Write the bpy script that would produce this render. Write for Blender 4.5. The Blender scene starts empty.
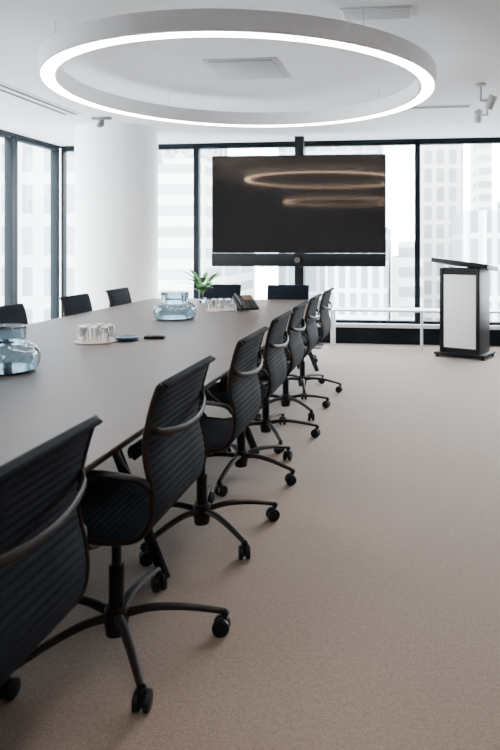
import bpy, bmesh, math, random
from mathutils import Vector, Matrix
random.seed(4)
D=bpy.data
COL=bpy.context.scene.collection
rad=math.radians

# ---------------------------------------------------------------- materials
def mat(name, color, rough=0.5, metal=0.0, noise=0.0, nscale=20.0, bump=0.0, bscale=200.0, emis=None, estr=0.0,
        trans=0.0, ior=1.45, spec=0.5, tint=None, coat=0.0):
    m=D.materials.new(name); m.use_nodes=True
    nt=m.node_tree; b=nt.nodes['Principled BSDF']
    b.inputs['Base Color'].default_value=(*color,1)
    b.inputs['Roughness'].default_value=rough
    b.inputs['Metallic'].default_value=metal
    b.inputs['IOR'].default_value=ior
    b.inputs['Specular IOR Level'].default_value=spec
    b.inputs['Transmission Weight'].default_value=trans
    b.inputs['Coat Weight'].default_value=coat
    if tint: b.inputs['Specular Tint'].default_value=(*tint,1)
    if emis:
        b.inputs['Emission Color'].default_value=(*emis,1)
        b.inputs['Emission Strength'].default_value=estr
    tc=nt.nodes.new('ShaderNodeTexCoord')
    if noise>0:
        n=nt.nodes.new('ShaderNodeTexNoise'); n.inputs['Scale'].default_value=nscale
        n.inputs['Detail'].default_value=6
        nt.links.new(tc.outputs['Object'],n.inputs['Vector'])
        r=nt.nodes.new('ShaderNodeValToRGB')
        r.color_ramp.elements[0].position=0.3; r.color_ramp.elements[1].position=0.7
        r.color_ramp.elements[0].color=(*[c*(1-noise) for c in color],1)
        r.color_ramp.elements[1].color=(*[min(1,c*(1+noise)) for c in color],1)
        nt.links.new(n.outputs['Fac'],r.inputs['Fac']); nt.links.new(r.outputs['Color'],b.inputs['Base Color'])
    if bump>0:
        n2=nt.nodes.new('ShaderNodeTexNoise'); n2.inputs['Scale'].default_value=bscale; n2.inputs['Detail'].default_value=3
        nt.links.new(tc.outputs['Object'],n2.inputs['Vector'])
        bp=nt.nodes.new('ShaderNodeBump'); bp.inputs['Strength'].default_value=bump; bp.inputs['Distance'].default_value=0.01
        nt.links.new(n2.outputs['Fac'],bp.inputs['Height']); nt.links.new(bp.outputs['Normal'],b.inputs['Normal'])
    return m

def carpet_mat():
    m=D.materials.new('carpet'); m.use_nodes=True
    nt=m.node_tree; b=nt.nodes['Principled BSDF']; b.inputs['Roughness'].default_value=0.75
    b.inputs['Specular IOR Level'].default_value=0.22
    b.inputs['Sheen Weight'].default_value=0.22; b.inputs['Sheen Roughness'].default_value=0.4
    tc=nt.nodes.new('ShaderNodeTexCoord')
    def noise(s,d):
        n=nt.nodes.new('ShaderNodeTexNoise'); n.inputs['Scale'].default_value=s; n.inputs['Detail'].default_value=d
        n.inputs['Roughness'].default_value=0.7
        nt.links.new(tc.outputs['Object'],n.inputs['Vector']); return n
    fine=noise(250,5); mid=noise(60,3)
    mix=nt.nodes.new('ShaderNodeMath'); mix.operation='MULTIPLY_ADD'
    nt.links.new(mid.outputs['Fac'],mix.inputs[0]); mix.inputs[1].default_value=0.18
    sc=nt.nodes.new('ShaderNodeMath'); sc.operation='MULTIPLY'; sc.inputs[1].default_value=0.82
    nt.links.new(fine.outputs['Fac'],sc.inputs[0]); nt.links.new(sc.outputs[0],mix.inputs[2])
    r=nt.nodes.new('ShaderNodeValToRGB')
    r.color_ramp.elements[0].position=0.34; r.color_ramp.elements[0].color=(0.095,0.064,0.047,1)
    r.color_ramp.elements[1].position=0.66; r.color_ramp.elements[1].color=(0.375,0.276,0.217,1)
    nt.links.new(mix.outputs[0],r.inputs['Fac']); nt.links.new(r.outputs['Color'],b.inputs['Base Color'])
    return m

def pane_mat():
    m=D.materials.new('window_glass'); m.use_nodes=True
    nt=m.node_tree; nt.nodes.clear()
    o=nt.nodes.new('ShaderNodeOutputMaterial'); t=nt.nodes.new('ShaderNodeBsdfTransparent')
    t.inputs['Color'].default_value=(0.93,0.96,0.97,1)
    g=nt.nodes.new('ShaderNodeBsdfGlossy'); g.inputs['Roughness'].default_value=0.02
    mx=nt.nodes.new('ShaderNodeMixShader'); mx.inputs[0].default_value=0.05
    nt.links.new(t.outputs[0],mx.inputs[1]); nt.links.new(g.outputs[0],mx.inputs[2]); nt.links.new(mx.outputs[0],o.inputs[0])
    return m

def facade_mat(name, wall, glass, sx, sz, mortar):
    m=D.materials.new(name); m.use_nodes=True
    nt=m.node_tree; b=nt.nodes['Principled BSDF']; b.inputs['Roughness'].default_value=0.7
    tc=nt.nodes.new('ShaderNodeTexCoord'); s=nt.nodes.new('ShaderNodeSeparateXYZ'); c=nt.nodes.new('ShaderNodeCombineXYZ')
    ad=nt.nodes.new('ShaderNodeMath'); ad.operation='ADD'
    nt.links.new(tc.outputs['Object'],s.inputs[0]); nt.links.new(s.outputs['X'],ad.inputs[0]); nt.links.new(s.outputs['Y'],ad.inputs[1])
    nt.links.new(ad.outputs[0],c.inputs['X']); nt.links.new(s.outputs['Z'],c.inputs['Y'])
    br=nt.nodes.new('ShaderNodeTexBrick'); br.offset=0.0; br.inputs['Scale'].default_value=1.0
    br.inputs['Brick Width'].default_value=sx; br.inputs['Row Height'].default_value=sz
    br.inputs['Mortar Size'].default_value=mortar; br.inputs['Mortar Smooth'].default_value=0.0
    br.inputs['Color1'].default_value=(*glass,1); br.inputs['Color2'].default_value=(*[g*0.7 for g in glass],1)
    br.inputs['Mortar'].default_value=(*wall,1)
    nt.links.new(c.outputs[0],br.inputs['Vector']); nt.links.new(br.outputs['Color'],b.inputs['Base Color'])
    return m

M={}
M['carpet']=carpet_mat()
M['ceiling']=mat('ceiling_paint',(0.86,0.875,0.895),0.9,noise=0.01,nscale=3)
M['wall']=mat('wall_paint',(0.50,0.49,0.48),0.9,noise=0.02,nscale=3)  # greyed so the unseen side walls bounce less light into the near room
M['walldark']=mat('darkened_unseen_wall',(0.17,0.19,0.215),0.7,noise=0.05,nscale=4)  # tone chosen to darken the screen's reflection and the near room
M['column']=mat('column_paint',(0.89,0.895,0.91),0.7,noise=0.01,nscale=3)
M['frame']=mat('dark_window_frame',(0.004,0.008,0.011),0.55,metal=0.0,noise=0.08,spec=0.15)
M['glasspane']=pane_mat()
M['table']=mat('taupe_table_laminate',(0.078,0.058,0.049),0.46,noise=0.05,nscale=9,spec=0.30)
M['tableleg']=mat('table_leg_metal',(0.010,0.010,0.012),0.45,noise=0.05,spec=0.3)
M['fabric']=mat('dark_navy_upholstery',(0.0030,0.0052,0.0100),0.8,noise=0.2,nscale=150,bump=0.12,bscale=900,spec=0.14)
M['bronze']=mat('dark_bronze_aluminium',(0.013,0.0085,0.0068),0.50,metal=0.0,noise=0.06,spec=0.24)
M['plastic']=mat('black_plastic',(0.004,0.004,0.005),0.45,noise=0.08,spec=0.25)
M['wheel']=mat('caster_rubber',(0.004,0.005,0.007),0.5,noise=0.08,spec=0.3)
M['screen']=mat('glossy_display_glass',(0.015,0.015,0.016),0.06,noise=0.03,tint=(1.0,0.70,0.48),ior=1.47)
M['bezel']=mat('display_bezel',(0.005,0.007,0.009),0.5,noise=0.05,spec=0.25)
M['grey']=mat('grey_metal',(0.12,0.12,0.13),0.5,metal=0.3,noise=0.03)
M['spotwhite']=mat('spotlight_paint',(0.50,0.50,0.51),0.5,noise=0.02)
M['ringhouse']=mat('white_powdercoat',(0.90,0.905,0.92),0.6,noise=0.01)
M['grille']=mat('grille_paint',(0.70,0.71,0.73),0.6,noise=0.01)
M['led']=mat('led_diffuser',(0.9,0.9,0.9),0.5,noise=0.01,emis=(1.0,0.95,0.89),estr=38.0)
M['cable']=mat('steel_cable',(0.5,0.5,0.5),0.4,metal=0.7,noise=0.03)
M['vent']=mat('vent_metal',(0.50,0.51,0.53),0.6,noise=0.04)
M['ventline']=mat('vent_louver',(0.42,0.43,0.45),0.6,noise=0.04)
M['ventdark']=mat('vent_slot',(0.10,0.10,0.105),0.7,noise=0.04)
M['blueglass']=mat('blue_grey_glass',(0.50,0.62,0.68),0.02,trans=1.0,noise=0.01)
M['clear']=mat('clear_glass',(0.96,0.98,0.985),0.0,trans=1.0,noise=0.005,ior=1.35)
M['tray']=mat('pale_tray',(0.66,0.50,0.43),0.5,noise=0.06,nscale=30)
M['blue']=mat('dark_blue_plastic',(0.01,0.05,0.11),0.3,noise=0.08)
M['leaf']=mat('leaf_green',(0.08,0.24,0.07),0.5,noise=0.3,nscale=40)
M['white']=mat('white_laminate',(0.82,0.82,0.83),0.5,noise=0.01)
M['phonescreen']=mat('phone_screen',(0.10,0.05,0.03),0.25,noise=0.1)
M['soil']=mat('dark_soil',(0.03,0.02,0.015),0.9,noise=0.3)
M['street']=mat('pale_concrete_ground',(0.5,0.5,0.52),0.9,noise=0.1,nscale=0.2)

# ---------------------------------------------------------------- mesh helpers
def finish(bm, name, mats, smooth=True, angle=35):
    bmesh.ops.recalc_face_normals(bm, faces=bm.faces[:])
    me=D.meshes.new(name); bm.to_mesh(me); bm.free()
    for k in (mats if isinstance(mats,(list,tuple)) else [mats]): me.materials.append(M[k])
    if smooth:
        for p in me.polygons: p.use_smooth=True
        me.set_sharp_from_angle(angle=rad(angle))
    return me

def add_box(bm, c, s, bevel=0.0, rot=None, mi=0, seg=2):
    r=bmesh.ops.create_cube(bm,size=1.0); vs=r['verts']
    for v in vs: v.co=Vector((v.co.x*s[0],v.co.y*s[1],v.co.z*s[2]))
    fs=set(f for v in vs for f in v.link_faces)
    if bevel>0:
        es=list(set(e for v in vs for e in v.link_edges))
        out=bmesh.ops.bevel(bm,geom=es,offset=bevel,segments=seg,profile=0.5,affect='EDGES')
        vs=list(set(v for f in out['faces'] for v in f.verts)|set(v for v in vs if v.is_valid))
        vs=[v for v in vs if v.is_valid]
        fs=set(f for v in vs for f in v.link_faces)
    mt=Matrix.Translation(Vector(c))@(rot.to_4x4() if rot else Matrix.Identity(4))
    for v in vs: v.co=mt@v.co
    for f in fs: f.material_index=mi

def box_mesh(name,c,s,mats,bevel=0.0,rot=None):
    bm=bmesh.new(); add_box(bm,c,s,bevel,rot); return finish(bm,name,mats)

def crom(pts,n=6):
    P=[Vector(p) for p in pts]; P=[2*P[0]-P[1]]+P+[2*P[-1]-P[-2]]
    out=[]
    for i in range(1,len(P)-2):
        for k in range(n):
            t=k/n; a,b,c,d=P[i-1],P[i],P[i+1],P[i+2]
            out.append(0.5*((2*b)+(c-a)*t+(2*a-5*b+4*c-d)*t*t+(3*b-a-3*c+d)*t**3))
    out.append(P[-2]); return out

def add_tube(bm, pts, ra, rb=None, sides=10, up=(0,0,1), taper=None, mi=0):
    rb=rb if rb else ra; n=len(pts); rings=[]
    pts=[Vector(p) for p in pts]
    for i,p in enumerate(pts):
        t=(pts[min(i+1,n-1)]-pts[max(i-1,0)]).normalized()
        u=Vector(up); s=t.cross(u)
        if s.length<1e-4: s=t.cross(Vector((0.3,1,0.1)))
        s.normalize(); w=s.cross(t).normalized()
        k=taper(i/(n-1)) if taper else 1.0
        rings.append([bm.verts.new(p+s*math.cos(a)*ra*k+w*math.sin(a)*rb*k) for a in [2*math.pi*j/sides for j in range(sides)]])
    for i in range(n-1):
        for j in range(sides):
            f=bm.faces.new((rings[i][j],rings[i][(j+1)%sides],rings[i+1][(j+1)%sides],rings[i+1][j])); f.material_index=mi
    f=bm.faces.new(rings[0][::-1]); f.material_index=mi
    f=bm.faces.new(rings[-1]); f.material_index=mi

def tube_mesh(name,pts,ra,mats,rb=None,sides=10,up=(0,0,1),taper=None):
    bm=bmesh.new(); add_tube(bm,pts,ra,rb,sides,up,taper); return finish(bm,name,mats)

def add_lathe(bm, prof, seg=32, c=(0,0,0), closed=False, mi=0):
    rings=[]; C=Vector(c)
    for r,z in prof:
        if r<1e-6: 
            rings.append([bm.verts.new(C+Vector((0,0,z)))]); continue
        rings.append([bm.verts.new(C+Vector((r*math.cos(2*math.pi*j/seg),r*math.sin(2*math.pi*j/seg),z))) for j in range(seg)])
    L=list(range(len(rings)-1)); pairs=[(i,i+1) for i in L]
    if closed: pairs.append((len(rings)-1,0))
    for a,b in pairs:
        A,B=rings[a],rings[b]
        if len(A)==1 and len(B)==1: continue
        for j in range(seg):
            k=(j+1)%seg
            if len(A)==1: f=bm.faces.new((A[0],B[k],B[j]))
            elif len(B)==1: f=bm.faces.new((A[j],A[k],B[0]))
            else: f=bm.faces.new((A[j],A[k],B[k],B[j]))
            f.material_index=mi

def lathe_mesh(name,prof,mats,seg=32,closed=False,c=(0,0,0)):
    bm=bmesh.new(); add_lathe(bm,prof,seg,c,closed); return finish(bm,name,mats)

# ---------------------------------------------------------------- object helpers
def obj(name,me,parent=None,loc=(0,0,0),rotz=0.0,label=None,cat=None,group=None,kind=None):
    o=D.objects.new(name,me); COL.objects.link(o)
    if parent: o.parent=parent
    o.location=loc; o.rotation_euler=(0,0,rotz)
    if label: o['label']=label
    if cat: o['category']=cat
    if group: o['group']=group
    if kind: o['kind']=kind
    return o

def build(name,parts,loc,rotz,label,cat,group=None,rot=None):
    e=obj(name,None,None,loc,rotz,label,cat,group); e.empty_display_size=0.1
    if rot: e.rotation_euler=rot
    for p in parts:
        o=obj(p[0],p[1],e,p[2],p[3],p[5] if len(p)>5 else None)
        for q in p[4]: obj(q[0],q[1],o,q[2],q[3])
    return e

# ---------------------------------------------------------------- room
CZ=2.75; YB=8.79; XL=-5.0; XR=3.2; YF=-3.6
def struct(name,me,label,loc=(0,0,0)):
    return obj(name,me,None,loc,0,label,None,None,'structure')
struct('floor',box_mesh('floor',((XL+XR)/2,(YB+YF)/2,-0.05),(XR-XL+0.3,YB-YF+0.3,0.1),'carpet'),'beige brown loop-pile carpet floor')
struct('ceiling',box_mesh('ceiling',((XL+XR)/2,(YB+YF)/2,CZ+0.05),(XR-XL+0.3,YB-YF+0.3,0.1),'ceiling'),'smooth white plaster ceiling')
struct('wall_right',box_mesh('wall_right',(XR+0.05,(YB+YF)/2,CZ/2),(0.1,YB-YF,CZ),'wall'),'plain unseen wall greyed to bounce less light')
struct('wall_front',box_mesh('wall_front',((XL+XR)/2,YF-0.05,CZ/2),(XR-XL,0.1,CZ),'walldark'),'unseen wall darkened to tone down screen reflections')

wn=[0]
def window(cx,cy,w,along,z0=0.27,z1=CZ-0.03,fw=0.032,label='full-height window with dark metal frame'):
    wn[0]+=1
    bm=bmesh.new(); dep=0.10
    def bx(a,z,la,lz):
        if along=='X': add_box(bm,(a,0,z),(la,dep,lz),0.003)
        else: add_box(bm,(0,a,z),(dep,la,lz),0.003)
    bx(-w/2+fw/2,(z0+z1)/2,fw,z1-z0); bx(w/2-fw/2,(z0+z1)/2,fw,z1-z0)
    bx(0,z0+0.02,w-2*fw,0.04); bx(0,z1-0.02,w-2*fw,0.04)
    o=struct('window_%d'%wn[0],finish(bm,'window','frame'),label,(cx,cy,0))
    s=(w-2*fw,0.008,z1-z0-0.08) if along=='X' else (0.008,w-2*fw,z1-z0-0.08)
    obj('glass_pane',box_mesh('glass_pane',(0,0,(z0+z1)/2),s,'glasspane'),o)
    l=D.lights.new('daylight_portal','AREA'); l.shape='RECTANGLE'; l.size=w; l.size_y=z1-z0
    lo=D.objects.new('daylight_portal',l); COL.objects.link(lo)
    if along=='X': lo.location=(cx,cy+0.12,(z0+z1)/2); lo.rotation_euler=(rad(-90),0,0)
    else: lo.location=(cx-0.12,cy,(z0+z1)/2); lo.rotation_euler=(0,rad(-90),0)
    l.cycles.is_portal=True
xs=[XL+0.02,-4.47,-2.97,-1.47,0.10,1.62,XR]
for a,b in zip(xs[:-1],xs[1:]): window((a+b)/2,YB+0.05,b-a,'X',fw=0.038)
ys=[YB,7.72,6.22,4.72,3.22]
for b,a in zip(ys[:-1],ys[1:]): window(XL-0.05,(a+b)/2,b-a,'Y',z0=0.12,fw=0.07)
struct('wall_left',box_mesh('wall_left',(XL-0.05,(YF+3.22)/2,CZ/2),(0.1,3.22-YF,CZ),'wall'),'plain unseen wall extended to dim the near room')  # unseen; runs on where windows stood, to cut daylight near the camera
struct('baseboard_back',box_mesh('baseboard_back',((XL+XR)/2,YB+0.03,0.11),(XR-XL,0.14,0.22),'frame'),'dark metal plinth under the windows')
struct('trim_1',box_mesh('trim_1',((XL+XR)/2,YB+0.02,0.245),(XR-XL,0.18,0.05),'white',0.004),'pale window sill strip')
struct('baseboard_left',box_mesh('baseboard_left',(XL-0.03,(YB+3.22)/2,0.06),(0.14,YB-3.22,0.12),'frame'),'dark metal plinth under the windows')
struct('trim_2',box_mesh('trim_2',((XL+XR)/2,YB+0.03,CZ-0.0155),(XR-XL,0.10,0.03),'frame'),'dark window head rail')
struct('trim_3',box_mesh('trim_3',(XL-0.03,(YB+3.22)/2,CZ-0.0155),(0.10,YB-3.22,0.03),'frame'),'dark window head rail')

obj('structural_column',lathe_mesh('structural_column',[(0,0),(0.49,0),(0.49,CZ-0.001),(0,CZ-0.001)],'column',64),None,(-3.58,7.62,0),0,
    'thick round white painted column rising to the ceiling','column')

def slot(cx,cy,lx,ly,n=2,label='long narrow linear air slot in the ceiling',mats=('ringhouse','ventdark')):
    bm=bmesh.new()
    add_box(bm,(0,0,-0.004),(lx,ly,0.008),0.002)
    for i in range(n):
        k=(i+0.5)/n-0.5
        if ly>lx: add_box(bm,(k*lx,0,-0.009),(lx/n*0.40,ly-0.04,0.004),mi=1)
        else: add_box(bm,(0,k*ly,-0.009),(lx-0.04,ly/n*0.45,0.004),mi=1)
    return obj('air_vent',finish(bm,'air_vent',list(mats)),None,(cx,cy,CZ),0,label,'vent')
slot(-3.64,5.0,0.22,3.3)
slot(0.12,6.75,1.0,0.09)
slot(-0.20,3.98,0.44,0.20,7,'small slotted rectangular grille in the ceiling',('ceiling','grille'))
bm=bmesh.new(); add_box(bm,(0,0,-0.003),(0.58,0.60,0.006),0.001)
add_box(bm,(0,0,-0.007),(0.50,0.52,0.004),0.001,mi=1)
add_box(bm,(0,0,-0.010),(0.49,0.51,0.004),0.001,mi=0)
obj('ceiling_diffuser',finish(bm,'ceiling_diffuser',['vent','ventline']),None,(-1.29,5.12,CZ),0,'square grey metal air diffuser flush in the ceiling','vent')

# ---------------------------------------------------------------- ring lights
R=1.45; hh=0.12
house=lathe_mesh('housing',[(R-0.005,0.0),(R,0.004),(R,hh),(R-0.13,hh),(R-0.13,0.004),(R-0.125,0.0),(R-0.105,0.0),(R-0.105,0.012),(R-0.018,0.012),(R-0.018,0.0)],'ringhouse',128,closed=True)
led=lathe_mesh('led_diffuser',[(R-0.104,0.011),(R-0.104,-0.002),(R-0.019,-0.002),(R-0.019,0.011)],'led',128,closed=True)
def ringlight(x,y,z,label):
    cab=tube_mesh('suspension_cable',[(0,0,hh),(0,0,CZ-z)],0.002,'cable',sides=6)
    parts=[('housing',house,(0,0,0),0,[]),('led_diffuser',led,(0,0,0),0,[],'glowing white light strip')]
    for i in range(4):
        a=rad(45+90*i); parts.append(('suspension_cable',cab,((R-0.065)*math.cos(a),(R-0.065)*math.sin(a),0),0,[]))
    build('ring_pendant_light',parts,(x,y,z),0,label,'ceiling light')
ringlight(-1.255,4.86,2.495,'large white ring pendant light glowing above the table')
ringlight(-1.10,0.1,2.42,'second white ring pendant light mirrored in the dark screen')

def spot(x,y,rz,tilt,drop):
    bm=bmesh.new(); add_lathe(bm,[(0,0.06),(0.032,0.06),(0.039,0.052),(0.039,-0.06),(0.032,-0.064),(0.030,-0.045)],24)
    add_lathe(bm,[(0.030,-0.045),(0,-0.045)],24,mi=1)
    can=finish(bm,'lamp_head',['spotwhite','plastic'])
    bm=bmesh.new(); add_lathe(bm,[(0,0),(0.045,0),(0.045,-0.022),(0.010,-0.027),(0.010,-drop),(0,-drop)],20)
    add_box(bm,(0.03,0,-drop),(0.08,0.016,0.016),0.004)
    st=finish(bm,'ceiling_mount','spotwhite')
    e=obj('ceiling_spotlight',None,None,(x,y,CZ),rz,'small white cylindrical spotlight mounted on the ceiling','spotlight','ceiling spotlights')
    obj('ceiling_mount',st,e); h=obj('lamp_head',can,e,(0.09,0,-drop-0.01)); h.rotation_euler=(tilt,rad(20),0)
spot(0.62,5.85,rad(10),rad(20),0.15)
spot(0.75,6.5,rad(190),rad(-55),0.15)

bm=bmesh.new(); add_box(bm,(0,0,-0.014),(0.22,0.05,0.028),0.005); add_box(bm,(0,0,-0.045),(0.05,0.05,0.05),0.008)
cb=finish(bm,'bracket','grey')
bm=bmesh.new(); add_lathe(bm,[(0,-0.06),(0.02,-0.058),(0.028,-0.045),(0.028,0.03),(0,0.03)],20)
cl=finish(bm,'camera_body','grey')
e=obj('security_camera',None,None,(-3.40,6.85,CZ),0,'small dark ceiling camera beside the column','camera')
obj('bracket',cb,e); h=obj('camera_body',cl,e,(0,-0.02,-0.085)); h.rotation_euler=(rad(-70),0,0)

# ---------------------------------------------------------------- display
TVX,TVY,TVW=-1.43,8.25,2.26; TVZ0,TVZ1=1.225,2.49
bm=bmesh.new(); tc=(TVZ0+TVZ1)/2
add_box(bm,(0,0.035,tc),(TVW,0.07,TVZ1-TVZ0),0.006)
body=finish(bm,'display_housing','bezel')
scr=box_mesh('screen',(0,-0.003,tc),(TVW-0.03,0.006,TVZ1-TVZ0-0.03),'screen')
sb=box_mesh('soundbar',(0,0.03,1.137),(TVW,0.10,0.17),'bezel',0.012)
bm=bmesh.new(); add_lathe(bm,[(0,0.03),(0.045,0.03),(0.06,0.0),(0.06,-0.03),(0.05,-0.035),(0,-0.035)],28)
for v in bm.verts: v.co=Vector((v.co.x,-v.co.z,v.co.y))
camb=finish(bm,'conference_camera','plastic')
bm=bmesh.new(); add_lathe(bm,[(0.024,0.005),(0.030,0.005),(0.030,-0.004),(0.024,-0.004)],24,closed=True); add_lathe(bm,[(0,-0.001),(0.008,-0.001)],16)
for v in bm.verts: v.co=Vector((v.co.x,v.co.z,v.co.y))
lens=finish(bm,'camera_lens','cable')
pole=box_mesh('mounting_pole',(0,0.16,CZ/2),(0.12,0.08,CZ-0.002),'bezel',0.004)
brk=box_mesh('mount_bracket',(0,0.095,tc),(0.5,0.06,0.45),'bezel',0.004)
fp=box_mesh('foot_plate',(0,0.16,0.008),(0.6,0.35,0.014),'bezel',0.003)
e=build('wall_display',[('display_housing',body,(0,0,0),0,[]),('screen',scr,(0,0,0),0,[],'glossy dark screen'),
  ('soundbar',sb,(0,0,0),0,[]),('conference_camera',camb,(0,-0.02,1.14),0,[('camera_lens',lens,(0,-0.037,0),0)]),
  ('mounting_pole',pole,(0,0,0),0,[]),('mount_bracket',brk,(0,0,0),0,[]),('foot_plate',fp,(0,0,0),0,[])],
  (TVX,TVY,0),rad(2.3),'large black switched-off display with soundbar and camera below','television')

# ---------------------------------------------------------------- table
TX0,TX1,TY0,TY1,TZ=-2.87,-0.87,0.15,7.02,0.73
bm=bmesh.new()
rc=0.12; pts=[]
for (cx,cy,a0) in ((TX1-rc,TY1-rc,0),(TX0+rc,TY1-rc,90),(TX0+rc,TY0+rc,180),(TX1-rc,TY0+rc,270)):
    for k in range(9): a=rad(a0+k*90/8); pts.append((cx+rc*math.cos(a),cy+rc*math.sin(a)))
cxm=(TX0+TX1)/2; cym=(TY0+TY1)/2
def ring(z,ins): return [bm.verts.new((cxm+(x-cxm)*(1-ins),cym+(y-cym)*(1-ins*0.3),z)) for x,y in pts]
rr=[ring(TZ-0.035,0.02),ring(TZ-0.008,0.0),ring(TZ-0.002,0.0),ring(TZ,0.002)]
for a,b in zip(rr[:-1],rr[1:]):
    for j in range(len(pts)): bm.faces.new((a[j],a[(j+1)%len(pts)],b[(j+1)%len(pts)],b[j]))
bm.faces.new(rr[-1]); bm.faces.new(rr[0][::-1])
for v in bm.verts: v.co-=Vector((cxm,cym,0))
top=finish(bm,'tabletop','table',True,25)
parts=[('tabletop',top,(0,0,0),0,[])]
hw=(TX1-TX0)/2
for sx in (1,-1):
    bm=bmesh.new()
    add_tube(bm,[(0,0,0.0),(-sx*0.28,0,TZ-0.036)],0.014,0.026,sides=8,up=(1,0,0))
    for v in bm.verts: 
        v.co.z=max(v.co.z,0.0)
        v.co.z=min(v.co.z,TZ-0.036)
    lg=finish(bm,'leg','tableleg')
    for y in (0.95,2.49,4.04,6.78): parts.append(('leg',lg,(sx*(hw-0.10),y-cym,0),0,[]))
beam=box_mesh('support_beam',(0,0,TZ-0.066),(0.9,6.2,0.06),'tableleg',0.004)
parts.append(('support_beam',beam,(0,0,0),0,[]))
build('conference_table',parts,(cxm,cym,0),0,'long taupe conference table with dark slanted metal legs','table')

# ---------------------------------------------------------------- chair
prof=[(0.222,0.400),(0.243,0.425),(0.235,0.457),(0.17,0.471),(0.06,0.463),(-0.05,0.456),(-0.12,0.458),(-0.175,0.472),(-0.208,0.510),(-0.222,0.565),(-0.217,0.630),(-0.202,0.695),(-0.200,0.755),(-0.214,0.830),(-0.236,0.905),(-0.250,0.923),(-0.268,0.915)]
path=crom([(0,a,b) for a,b in prof],8)
def resample(P,step):
    out=[P[0].copy()]; need=step
    for a,b in zip(P[:-1],P[1:]):
        L=(b-a).length; pos=0.0
        while L-pos>=need:
            pos+=need; out.append(a.lerp(b,pos/L)); need=step
        need-=(L-pos)
    return out
path=resample(path,0.0045)
split=min(range(len(path)),key=lambda i:(path[i]-Vector((0,-0.18,0.475))).length)
W=0.232
def sling(P,name,i0):
    bm=bmesh.new(); rows=[]; n=len(P)
    xs=[-W,-W+0.010,-0.1,0,0.1,W-0.010,W]
    pitch=5
    for i,p in enumerate(P):
        t=(P[min(i+1,n-1)]-P[max(i-1,0)]).normalized(); nm=Vector((0,-t.z,t.y))
        th=0.0055+0.0032*abs(math.sin(math.pi*(i+i0)/pitch))**0.9
        if i in (0,n-1): th*=0.4
        f=[];b=[]
        for x in xs:
            k=0.45 if abs(x)>W-0.001 else 1.0
            f.append(bm.verts.new(p+Vector((x,0,0))+nm*th*k)); b.append(bm.verts.new(p+Vector((x,0,0))-nm*th*k))
        rows.append(f+b[::-1])
    m=len(rows[0])
    for i in range(n-1):
        for j in range(m):
            bm.faces.new((rows[i][j],rows[i][(j+1)%m],rows[i+1][(j+1)%m],rows[i+1][j]))
    bm.faces.new(rows[0][::-1]); bm.faces.new(rows[-1])
    return finish(bm,name,'fabric',True,60)
seat_me=sling(path[:split+1],'seat',0)
back_me=sling(path[split:],'backrest',split)
def rail(sx):
    P=[Vector((sx*(W+0.006),p.y,p.z)) for p in path[4:-2:3]]
    return tube_mesh('side_rail',P,0.010,'bronze',rb=0.007,sides=8,up=(1,0,0))
def arm2(sx):
    bm=bmesh.new()
    P=crom([(sx*0.240,-0.214,0.62),(sx*0.266,-0.19,0.655),(sx*0.278,-0.11,0.670),(sx*0.282,0.0,0.673),(sx*0.282,0.09,0.660),(sx*0.278,0.135,0.605),(sx*0.266,0.115,0.53),(sx*0.246,0.06,0.468)],6)
    n=len(P); rings=[]
    for i,p in enumerate(P):
        t=(P[min(i+1,n-1)]-P[max(i-1,0)]).normalized(); s=Vector((1,0,0)); s=(s-t*s.dot(t)).normalized(); w=t.cross(s)
        k=0.6+0.4*math.sin(math.pi*(i/(n-1)))
        rings.append([bm.verts.new(p+s*math.cos(a)*0.020*k+w*math.sin(a)*0.008) for a in [2*math.pi*j/12 for j in range(12)]])
    for i in range(n-1):
        for j in range(12): bm.faces.new((rings[i][j],rings[i][(j+1)%12],rings[i+1][(j+1)%12],rings[i+1][j]))
    bm.faces.new(rings[0][::-1]); bm.faces.new(rings[-1])
    return finish(bm,'armrest','plastic')
stretch=tube_mesh('back_stretcher',crom([(-0.238,-0.207,0.800),(-0.205,-0.234,0.777),(-0.10,-0.257,0.760),(0,-0.264,0.756),(0.10,-0.257,0.760),(0.205,-0.234,0.777),(0.238,-0.207,0.800)],5),0.006,'bronze',rb=0.012,sides=10,up=(0,0,1))
sstr=tube_mesh('seat_stretcher',crom([(-0.238,0.0,0.455),(-0.20,0.0,0.42),(-0.09,0.0,0.395),(0.09,0.0,0.395),(0.20,0.0,0.42),(0.238,0.0,0.455)],5),0.022,'bronze',rb=0.010,sides=10)
colm=lathe_mesh('gas_column',[(0,0.39),(0.05,0.39),(0.05,0.365),(0.028,0.355),(0.016,0.35),(0.016,0.27),(0.025,0.268),(0.025,0.135),(0,0.135)],'plastic',24)
hub=lathe_mesh('base_hub',[(0,0.137),(0.034,0.137),(0.040,0.125),(0.040,0.085),(0.034,0.045),(0,0.045)],'bronze',24)
LR=0.355
bm=bmesh.new()
LP=crom([(0.030,0,0.108),(0.12,0,0.118),(0.23,0,0.107),(LR-0.02,0,0.084),(LR+0.004,0,0.079)],4)
add_tube(bm,LP,0.016,0.012,sides=10,taper=lambda t:1.15-0.45*t)
leg_me=finish(bm,'leg','bronze')
bm=bmesh.new()
for sx in (-1,1):
    add_lathe(bm,[(0,-0.010),(0.022,-0.010),(0.029,-0.007),(0.030,0.0),(0.029,0.007),(0.022,0.010),(0,0.010)],20,c=(0,0,sx*0.015))
for v in bm.verts: v.co=Vector((v.co.x-0.012,v.co.z,v.co.y+0.030))
add_box(bm,(-0.008,0,0.038),(0.034,0.012,0.036),0.004)
add_tube(bm,[(0,0,0.04),(0,0,0.078)],0.008,sides=10)
add_lathe(bm,[(0.0,0.066),(0.013,0.066),(0.015,0.072),(0.013,0.079),(0,0.079)],14)
caster=finish(bm,'caster','wheel')
rails=[rail(1),rail(-1)]; arms=[arm2(1),arm2(-1)]
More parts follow.
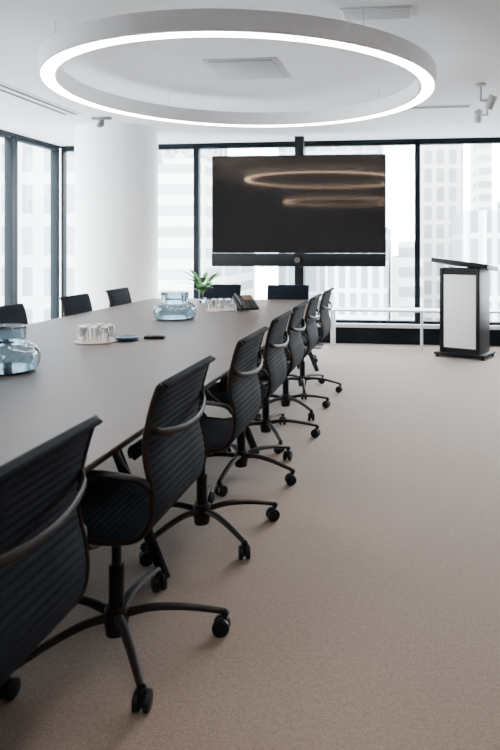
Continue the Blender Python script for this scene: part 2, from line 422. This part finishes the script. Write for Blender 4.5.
def chair(x,y,rz,label,group,base=0.0,drop=0.0):
    e=obj('office_chair',None,None,(x,y,0),rz,label,'chair',group); e.empty_display_size=0.1
    for nm,me in (('seat',seat_me),('backrest',back_me),('side_rail',rails[0]),('side_rail',rails[1]),('armrest',arms[0]),('armrest',arms[1]),
                  ('back_stretcher',stretch),('seat_stretcher',sstr),('gas_column',colm),('base_hub',hub)):
        obj(nm,me,e,(0,0,0 if nm=='base_hub' else -drop))
    for i in range(5):
        a=base-rz+rad(72*i)
        l=obj('leg',leg_me,e,(0,0,0),a)
        obj('caster',caster,l,(LR,0,0),random.uniform(-0.9,0.9))
lab='dark navy ribbed office chair tucked beside the table'
rights=[(-0.98,1.21,36,0),(-0.965,2.05,18,0),(-0.955,2.91,30,0),(-0.975,3.69,-22,0),(-0.985,4.39,10,0),(-0.985,5.11,26,0),(-0.975,5.86,-6,-1)]
for x,y,b,r in rights:
    chair(x,y,rad(90+r),lab,'chairs along the table side',rad(b))
for y in (4.45,5.50,6.36):
    chair(-2.74,y,rad(-90+random.uniform(-3,3)),lab,'chairs along the table side',rad(random.uniform(0,70)),0.05)
for x in (-2.19,-1.39):
    chair(x,7.14,rad(180),'dark navy ribbed office chair at the table end','chairs at the table end',rad(20),0.06)

# ---------------------------------------------------------------- table items
def vase(x,y,label):
    pr=crom([(0,0.10,0),(0,0.140,0.003),(0,0.163,0.022),(0,0.172,0.058),(0,0.168,0.092),(0,0.150,0.118),(0,0.122,0.132),(0,0.110,0.143),(0,0.108,0.165),(0,0.110,0.200),(0,0.114,0.212)],5)
    outer=[(0,0)]+[(p.y,max(0,p.z)) for p in pr]
    inner=[(p.y-0.010,max(p.z,0.016)) for p in pr[2:]][::-1]
    prof=outer+[(0.109,0.216)]+inner+[(0,0.016)]
    obj('glass_vase',lathe_mesh('glass_vase',prof,'blueglass',64),None,(x,y,TZ),0,label,'vase','glass vases on the table')
vase(-1.89,5.07,'squat blue-grey glass vase with collar standing on the table')
vase(-1.92,2.86,'squat blue-grey glass vase with collar standing on the table')
tum=lathe_mesh('drinking_glass',[(0,0.092),(0.020,0.092),(0.023,0.088),(0.028,0.0),(0.0268,0.0),(0.0218,0.086),(0,0.088)],'clear',28)
def tray(x,y,r=0.125):
    obj('round_tray',lathe_mesh('round_tray',[(0,0),(r,0),(r+0.004,0.006),(r,0.010),(0,0.008)],'tray',40),None,(x,y,TZ),0,'pale round tray holding upturned drinking glasses','tray')
    for i in range(8):
        a=rad(45*i+15); q=0.088
        obj('drinking_glass',tum,None,(x+q*math.cos(a),y+q*math.sin(a),TZ+0.0105),0,'clear drinking glass upturned on the round tray','glass','drinking glasses on trays')
    obj('drinking_glass',tum,None,(x,y,TZ+0.0105),0,'clear drinking glass upturned on the round tray','glass','drinking glasses on trays')
tray(-1.93,3.82); tray(-1.72,5.78)
obj('round_dish',lathe_mesh('round_dish',[(0,0),(0.055,0),(0.074,0.014),(0.072,0.024),(0.055,0.014),(0,0.012)],'blue',32),None,(-1.765,3.90,TZ),0,'small dark blue round dish on the table','dish')
bm=bmesh.new(); add_box(bm,(0,0,0.010),(0.13,0.055,0.020),0.008); 
for i in range(4): add_box(bm,(-0.04+0.026*i,0,0.021),(0.014,0.014,0.004),0.001,mi=1)
obj('remote_control',finish(bm,'remote_control',['plastic','tableleg']),None,(-1.622,3.99,TZ),rad(8),'black remote control lying on the table','remote control')
bm=bmesh.new(); rx=Matrix.Rotation(rad(32),3,'X'); add_box(bm,(0,0,0.075),(0.19,0.20,0.025),0.006,rot=rx); add_box(bm,(0,0.05,0.055),(0.12,0.03,0.105),0.004)
pb=finish(bm,'phone_body','plastic')
ps=box_mesh('phone_screen',(0.035,0.040,0.118),(0.10,0.075,0.004),'phonescreen',rot=rx)
bm=bmesh.new(); add_tube(bm,crom([(-0.068,-0.075,0.050),(-0.068,-0.04,0.085),(-0.068,0.03,0.13),(-0.068,0.08,0.145)],5),0.02,0.012,sides=10,up=(1,0,0))
ph=finish(bm,'handset','plastic')
bm=bmesh.new()
for i in range(4):
    for j in range(3): add_box(bm,(0.005+0.03*j,-0.075+0.022*i,0.046+0.0137*i),(0.018,0.013,0.008),0.001,rot=rx)
pk=finish(bm,'keypad','tableleg')
build('desk_phone',[('phone_body',pb,(0,0,0),0,[]),('phone_screen',ps,(0,0,0),0,[]),('handset',ph,(0,0,0),0,[]),('keypad',pk,(0,0,0),0,[])],
  (-1.48,5.76,TZ+0.001),rad(40),'black desk phone with small tilted screen standing on the table','telephone')
pot=lathe_mesh('pot',[(0,0),(0.030,0),(0.038,0.012),(0.042,0.055),(0.038,0.055),(0.034,0.042),(0,0.042)],'blueglass',32)
def leafmesh(L,lean,w):
    bm=bmesh.new(); rows=[]; n=14
    for i in range(n+1):
        t=i/n; y=L*lean*t*t*0.95+L*0.1*t; z=L*(t-0.62*lean*t*t)
        s=min(1,max(0,(t-0.5)/0.5))
        ww=w*(max(0.0,math.sin(math.pi*s)))**0.55+0.0016
        rows.append([bm.verts.new((-ww,y,z+0.25*ww)),bm.verts.new((0,y,z)),bm.verts.new((ww,y,z+0.25*ww))])
    for a,b in zip(rows[:-1],rows[1:]):
        for j in (0,1): bm.faces.new((a[j],a[j+1],b[j+1],b[j]))
    return finish(bm,'leaf','leaf')
parts=[('pot',pot,(0,0,0),0,[]),('soil',lathe_mesh('soil',[(0,0.050),(0.032,0.048),(0.032,0.043),(0,0.043)],'soil',24),(0,0,0),0,[])]
for i in range(24):
    parts.append(('leaf',leafmesh(random.uniform(0.18,0.43),random.uniform(0.25,0.85),random.uniform(0.022,0.032)),(0,0,0.043),rad(47*i+random.uniform(-12,12)),[]))
build('potted_plant',parts,(-2.14,6.55,TZ),0,'small green leafy plant in a glass pot on the table end','plant')

# ---------------------------------------------------------------- lectern
bm=bmesh.new()
add_box(bm,(-0.222,0,0.56),(0.045,0.38,1.0),0.003); add_box(bm,(0.222,0,0.56),(0.045,0.38,1.0),0.003)
add_box(bm,(0,0.14,0.56),(0.43,0.02,0.98)); add_box(bm,(0,-0.01,1.025),(0.43,0.34,0.06)); add_box(bm,(0,-0.01,0.085),(0.43,0.34,0.05))
bodym=finish(bm,'lectern_frame','plastic')
panel=box_mesh('front_panel',(0,-0.172,0.55),(0.390,0.02,0.86),'white',0.003)
rt=Matrix.Rotation(rad(6),3,'Y')@Matrix.Rotation(rad(-6),3,'X')
topm=box_mesh('reading_top',(0.0,0,1.098),(0.69,0.44,0.052),'plastic',0.004,rot=rt)
basem=box_mesh('base_plate',(0,0,0.045),(0.62,0.42,0.03),'plastic',0.004)
cst=lathe_mesh('foot',[(0,0),(0.02,0),(0.022,0.01),(0.022,0.025),(0.01,0.031),(0,0.031)],'wheel',16)
parts=[('lectern_frame',bodym,(0,0,0),0,[]),('front_panel',panel,(0,0,0),0,[],'plain white front panel'),('reading_top',topm,(0,0,0),0,[]),('base_plate',basem,(0,0,0),0,[])]
for a in (-1,1):
    for b in (-1,1): parts.append(('foot',cst,(a*0.28,b*0.18,0),0,[]))
build('lectern',parts,(0.65,7.92,0),rad(-24),'black lectern with white front panel standing on the carpet','lectern')

parts=[('benchtop',box_mesh('benchtop',(0,0,0.488),(3.0,0.34,0.024),'white',0.004),(0,0,0),0,[])]
lg=box_mesh('leg',(0,0,0.238),(0.030,0.030,0.476),'white',0.003)
for x in (-1.45,-0.30,0.9,1.45):
    for y in (-0.15,0.15): parts.append(('leg',lg,(x,y,0),0,[]))
build('bench',parts,(0.45,8.47,0),0,'long low white bench standing along the windows','bench')

# ---------------------------------------------------------------- outside
M['facadewhite']=mat('pale_facade',(0.66,0.66,0.67),0.8,noise=0.03)
def tower(x0,x1,y0,y1,ztop,mk,extra=None,label='pale high-rise office building with rows of windows'):
    bm=bmesh.new(); w=x1-x0; d=y1-y0; zb_=-60
    add_box(bm,(0,0,(ztop+zb_)/2),(w,d,ztop-zb_))
    add_box(bm,(0,0,ztop+0.6),(w*0.6,d*0.6,1.2),mi=0)
    if extra:
        n=int(w/extra)
        for i in range(n+1): add_box(bm,(-w/2+i*w/n,-d/2-0.15,(ztop+zb_)/2),(extra*0.22,0.5,ztop-zb_),mi=1)
    obj('office_tower',finish(bm,'office_tower',[mk,'facadewhite'],False),None,((x0+x1)/2,(y0+y1)/2,0),0,label,'building')
M['f1']=facade_mat('facade_a',(0.55,0.55,0.55),(0.29,0.32,0.35),1.9,3.4,0.5)
M['f2']=facade_mat('facade_b',(0.57,0.57,0.57),(0.24,0.26,0.28),0.8,1.9,0.16)
M['f3']=facade_mat('facade_c',(0.40,0.37,0.35),(0.20,0.21,0.23),1.1,1.7,0.2)
M['f4']=facade_mat('facade_d',(0.50,0.52,0.54),(0.27,0.32,0.36),1.6,3.6,0.16)
M['f5']=facade_mat('facade_e',(0.66,0.65,0.63),(0.38,0.39,0.41),5.0,1.5,0.35)
tower(-34,-20,50,70,45,'f1')
tower(-19.5,-14.5,44,60,7,'f5')
tower(-13.5,-3.2,66,80,30,'f4')
tower(-6,-1.6,46,56,2.6,'f2')
tower(-1.4,1.0,50,58,0.4,'f5')
tower(0.8,4.8,60,72,30,'f3')
tower(3.3,20,40,54,3.4,'f2',extra=1.1,label='low pale building with vertical facade fins')
tower(7.6,9.3,76,84,14,'f5')
tower(-75,-46,20,48,40,'f4')
tower(-60,-40,54,75,25,'f2')
obj('street_ground',box_mesh('street_ground',(0,60,-60.5),(400,300,1),'street'),None,(0,0,0),0,'pale concrete city ground far below','ground')

# ---------------------------------------------------------------- world
w=D.worlds.new('overcast_sky'); bpy.context.scene.world=w; w.use_nodes=True
nt=w.node_tree; bg=nt.nodes['Background']
tc=nt.nodes.new('ShaderNodeTexCoord'); sp=nt.nodes.new('ShaderNodeSeparateXYZ'); rp=nt.nodes.new('ShaderNodeValToRGB')
nt.links.new(tc.outputs['Generated'],sp.inputs[0]); nt.links.new(sp.outputs['Z'],rp.inputs['Fac']); nt.links.new(rp.outputs['Color'],bg.inputs['Color'])
rp.color_ramp.elements[0].color=(0.98,0.99,1.0,1); rp.color_ramp.elements[1].color=(0.86,0.93,1.0,1)
bg.inputs['Strength'].default_value=25.0

# ---------------------------------------------------------------- camera
cd=D.cameras.new('camera'); cam=D.objects.new('camera',cd); COL.objects.link(cam)
cam.location=(0,0,1.33); cam.rotation_euler=(rad(90),0,rad(7.27))
cd.sensor_fit='VERTICAL'; cd.sensor_height=24.0; cd.sensor_width=24.0
cd.lens=24.0*650/750
cd.shift_x=-77/750; cd.shift_y=-130/750
cd.dof.use_dof=True; cd.dof.focus_distance=3.8; cd.dof.aperture_fstop=3.2
cd.clip_end=500
bpy.context.scene.camera=cam
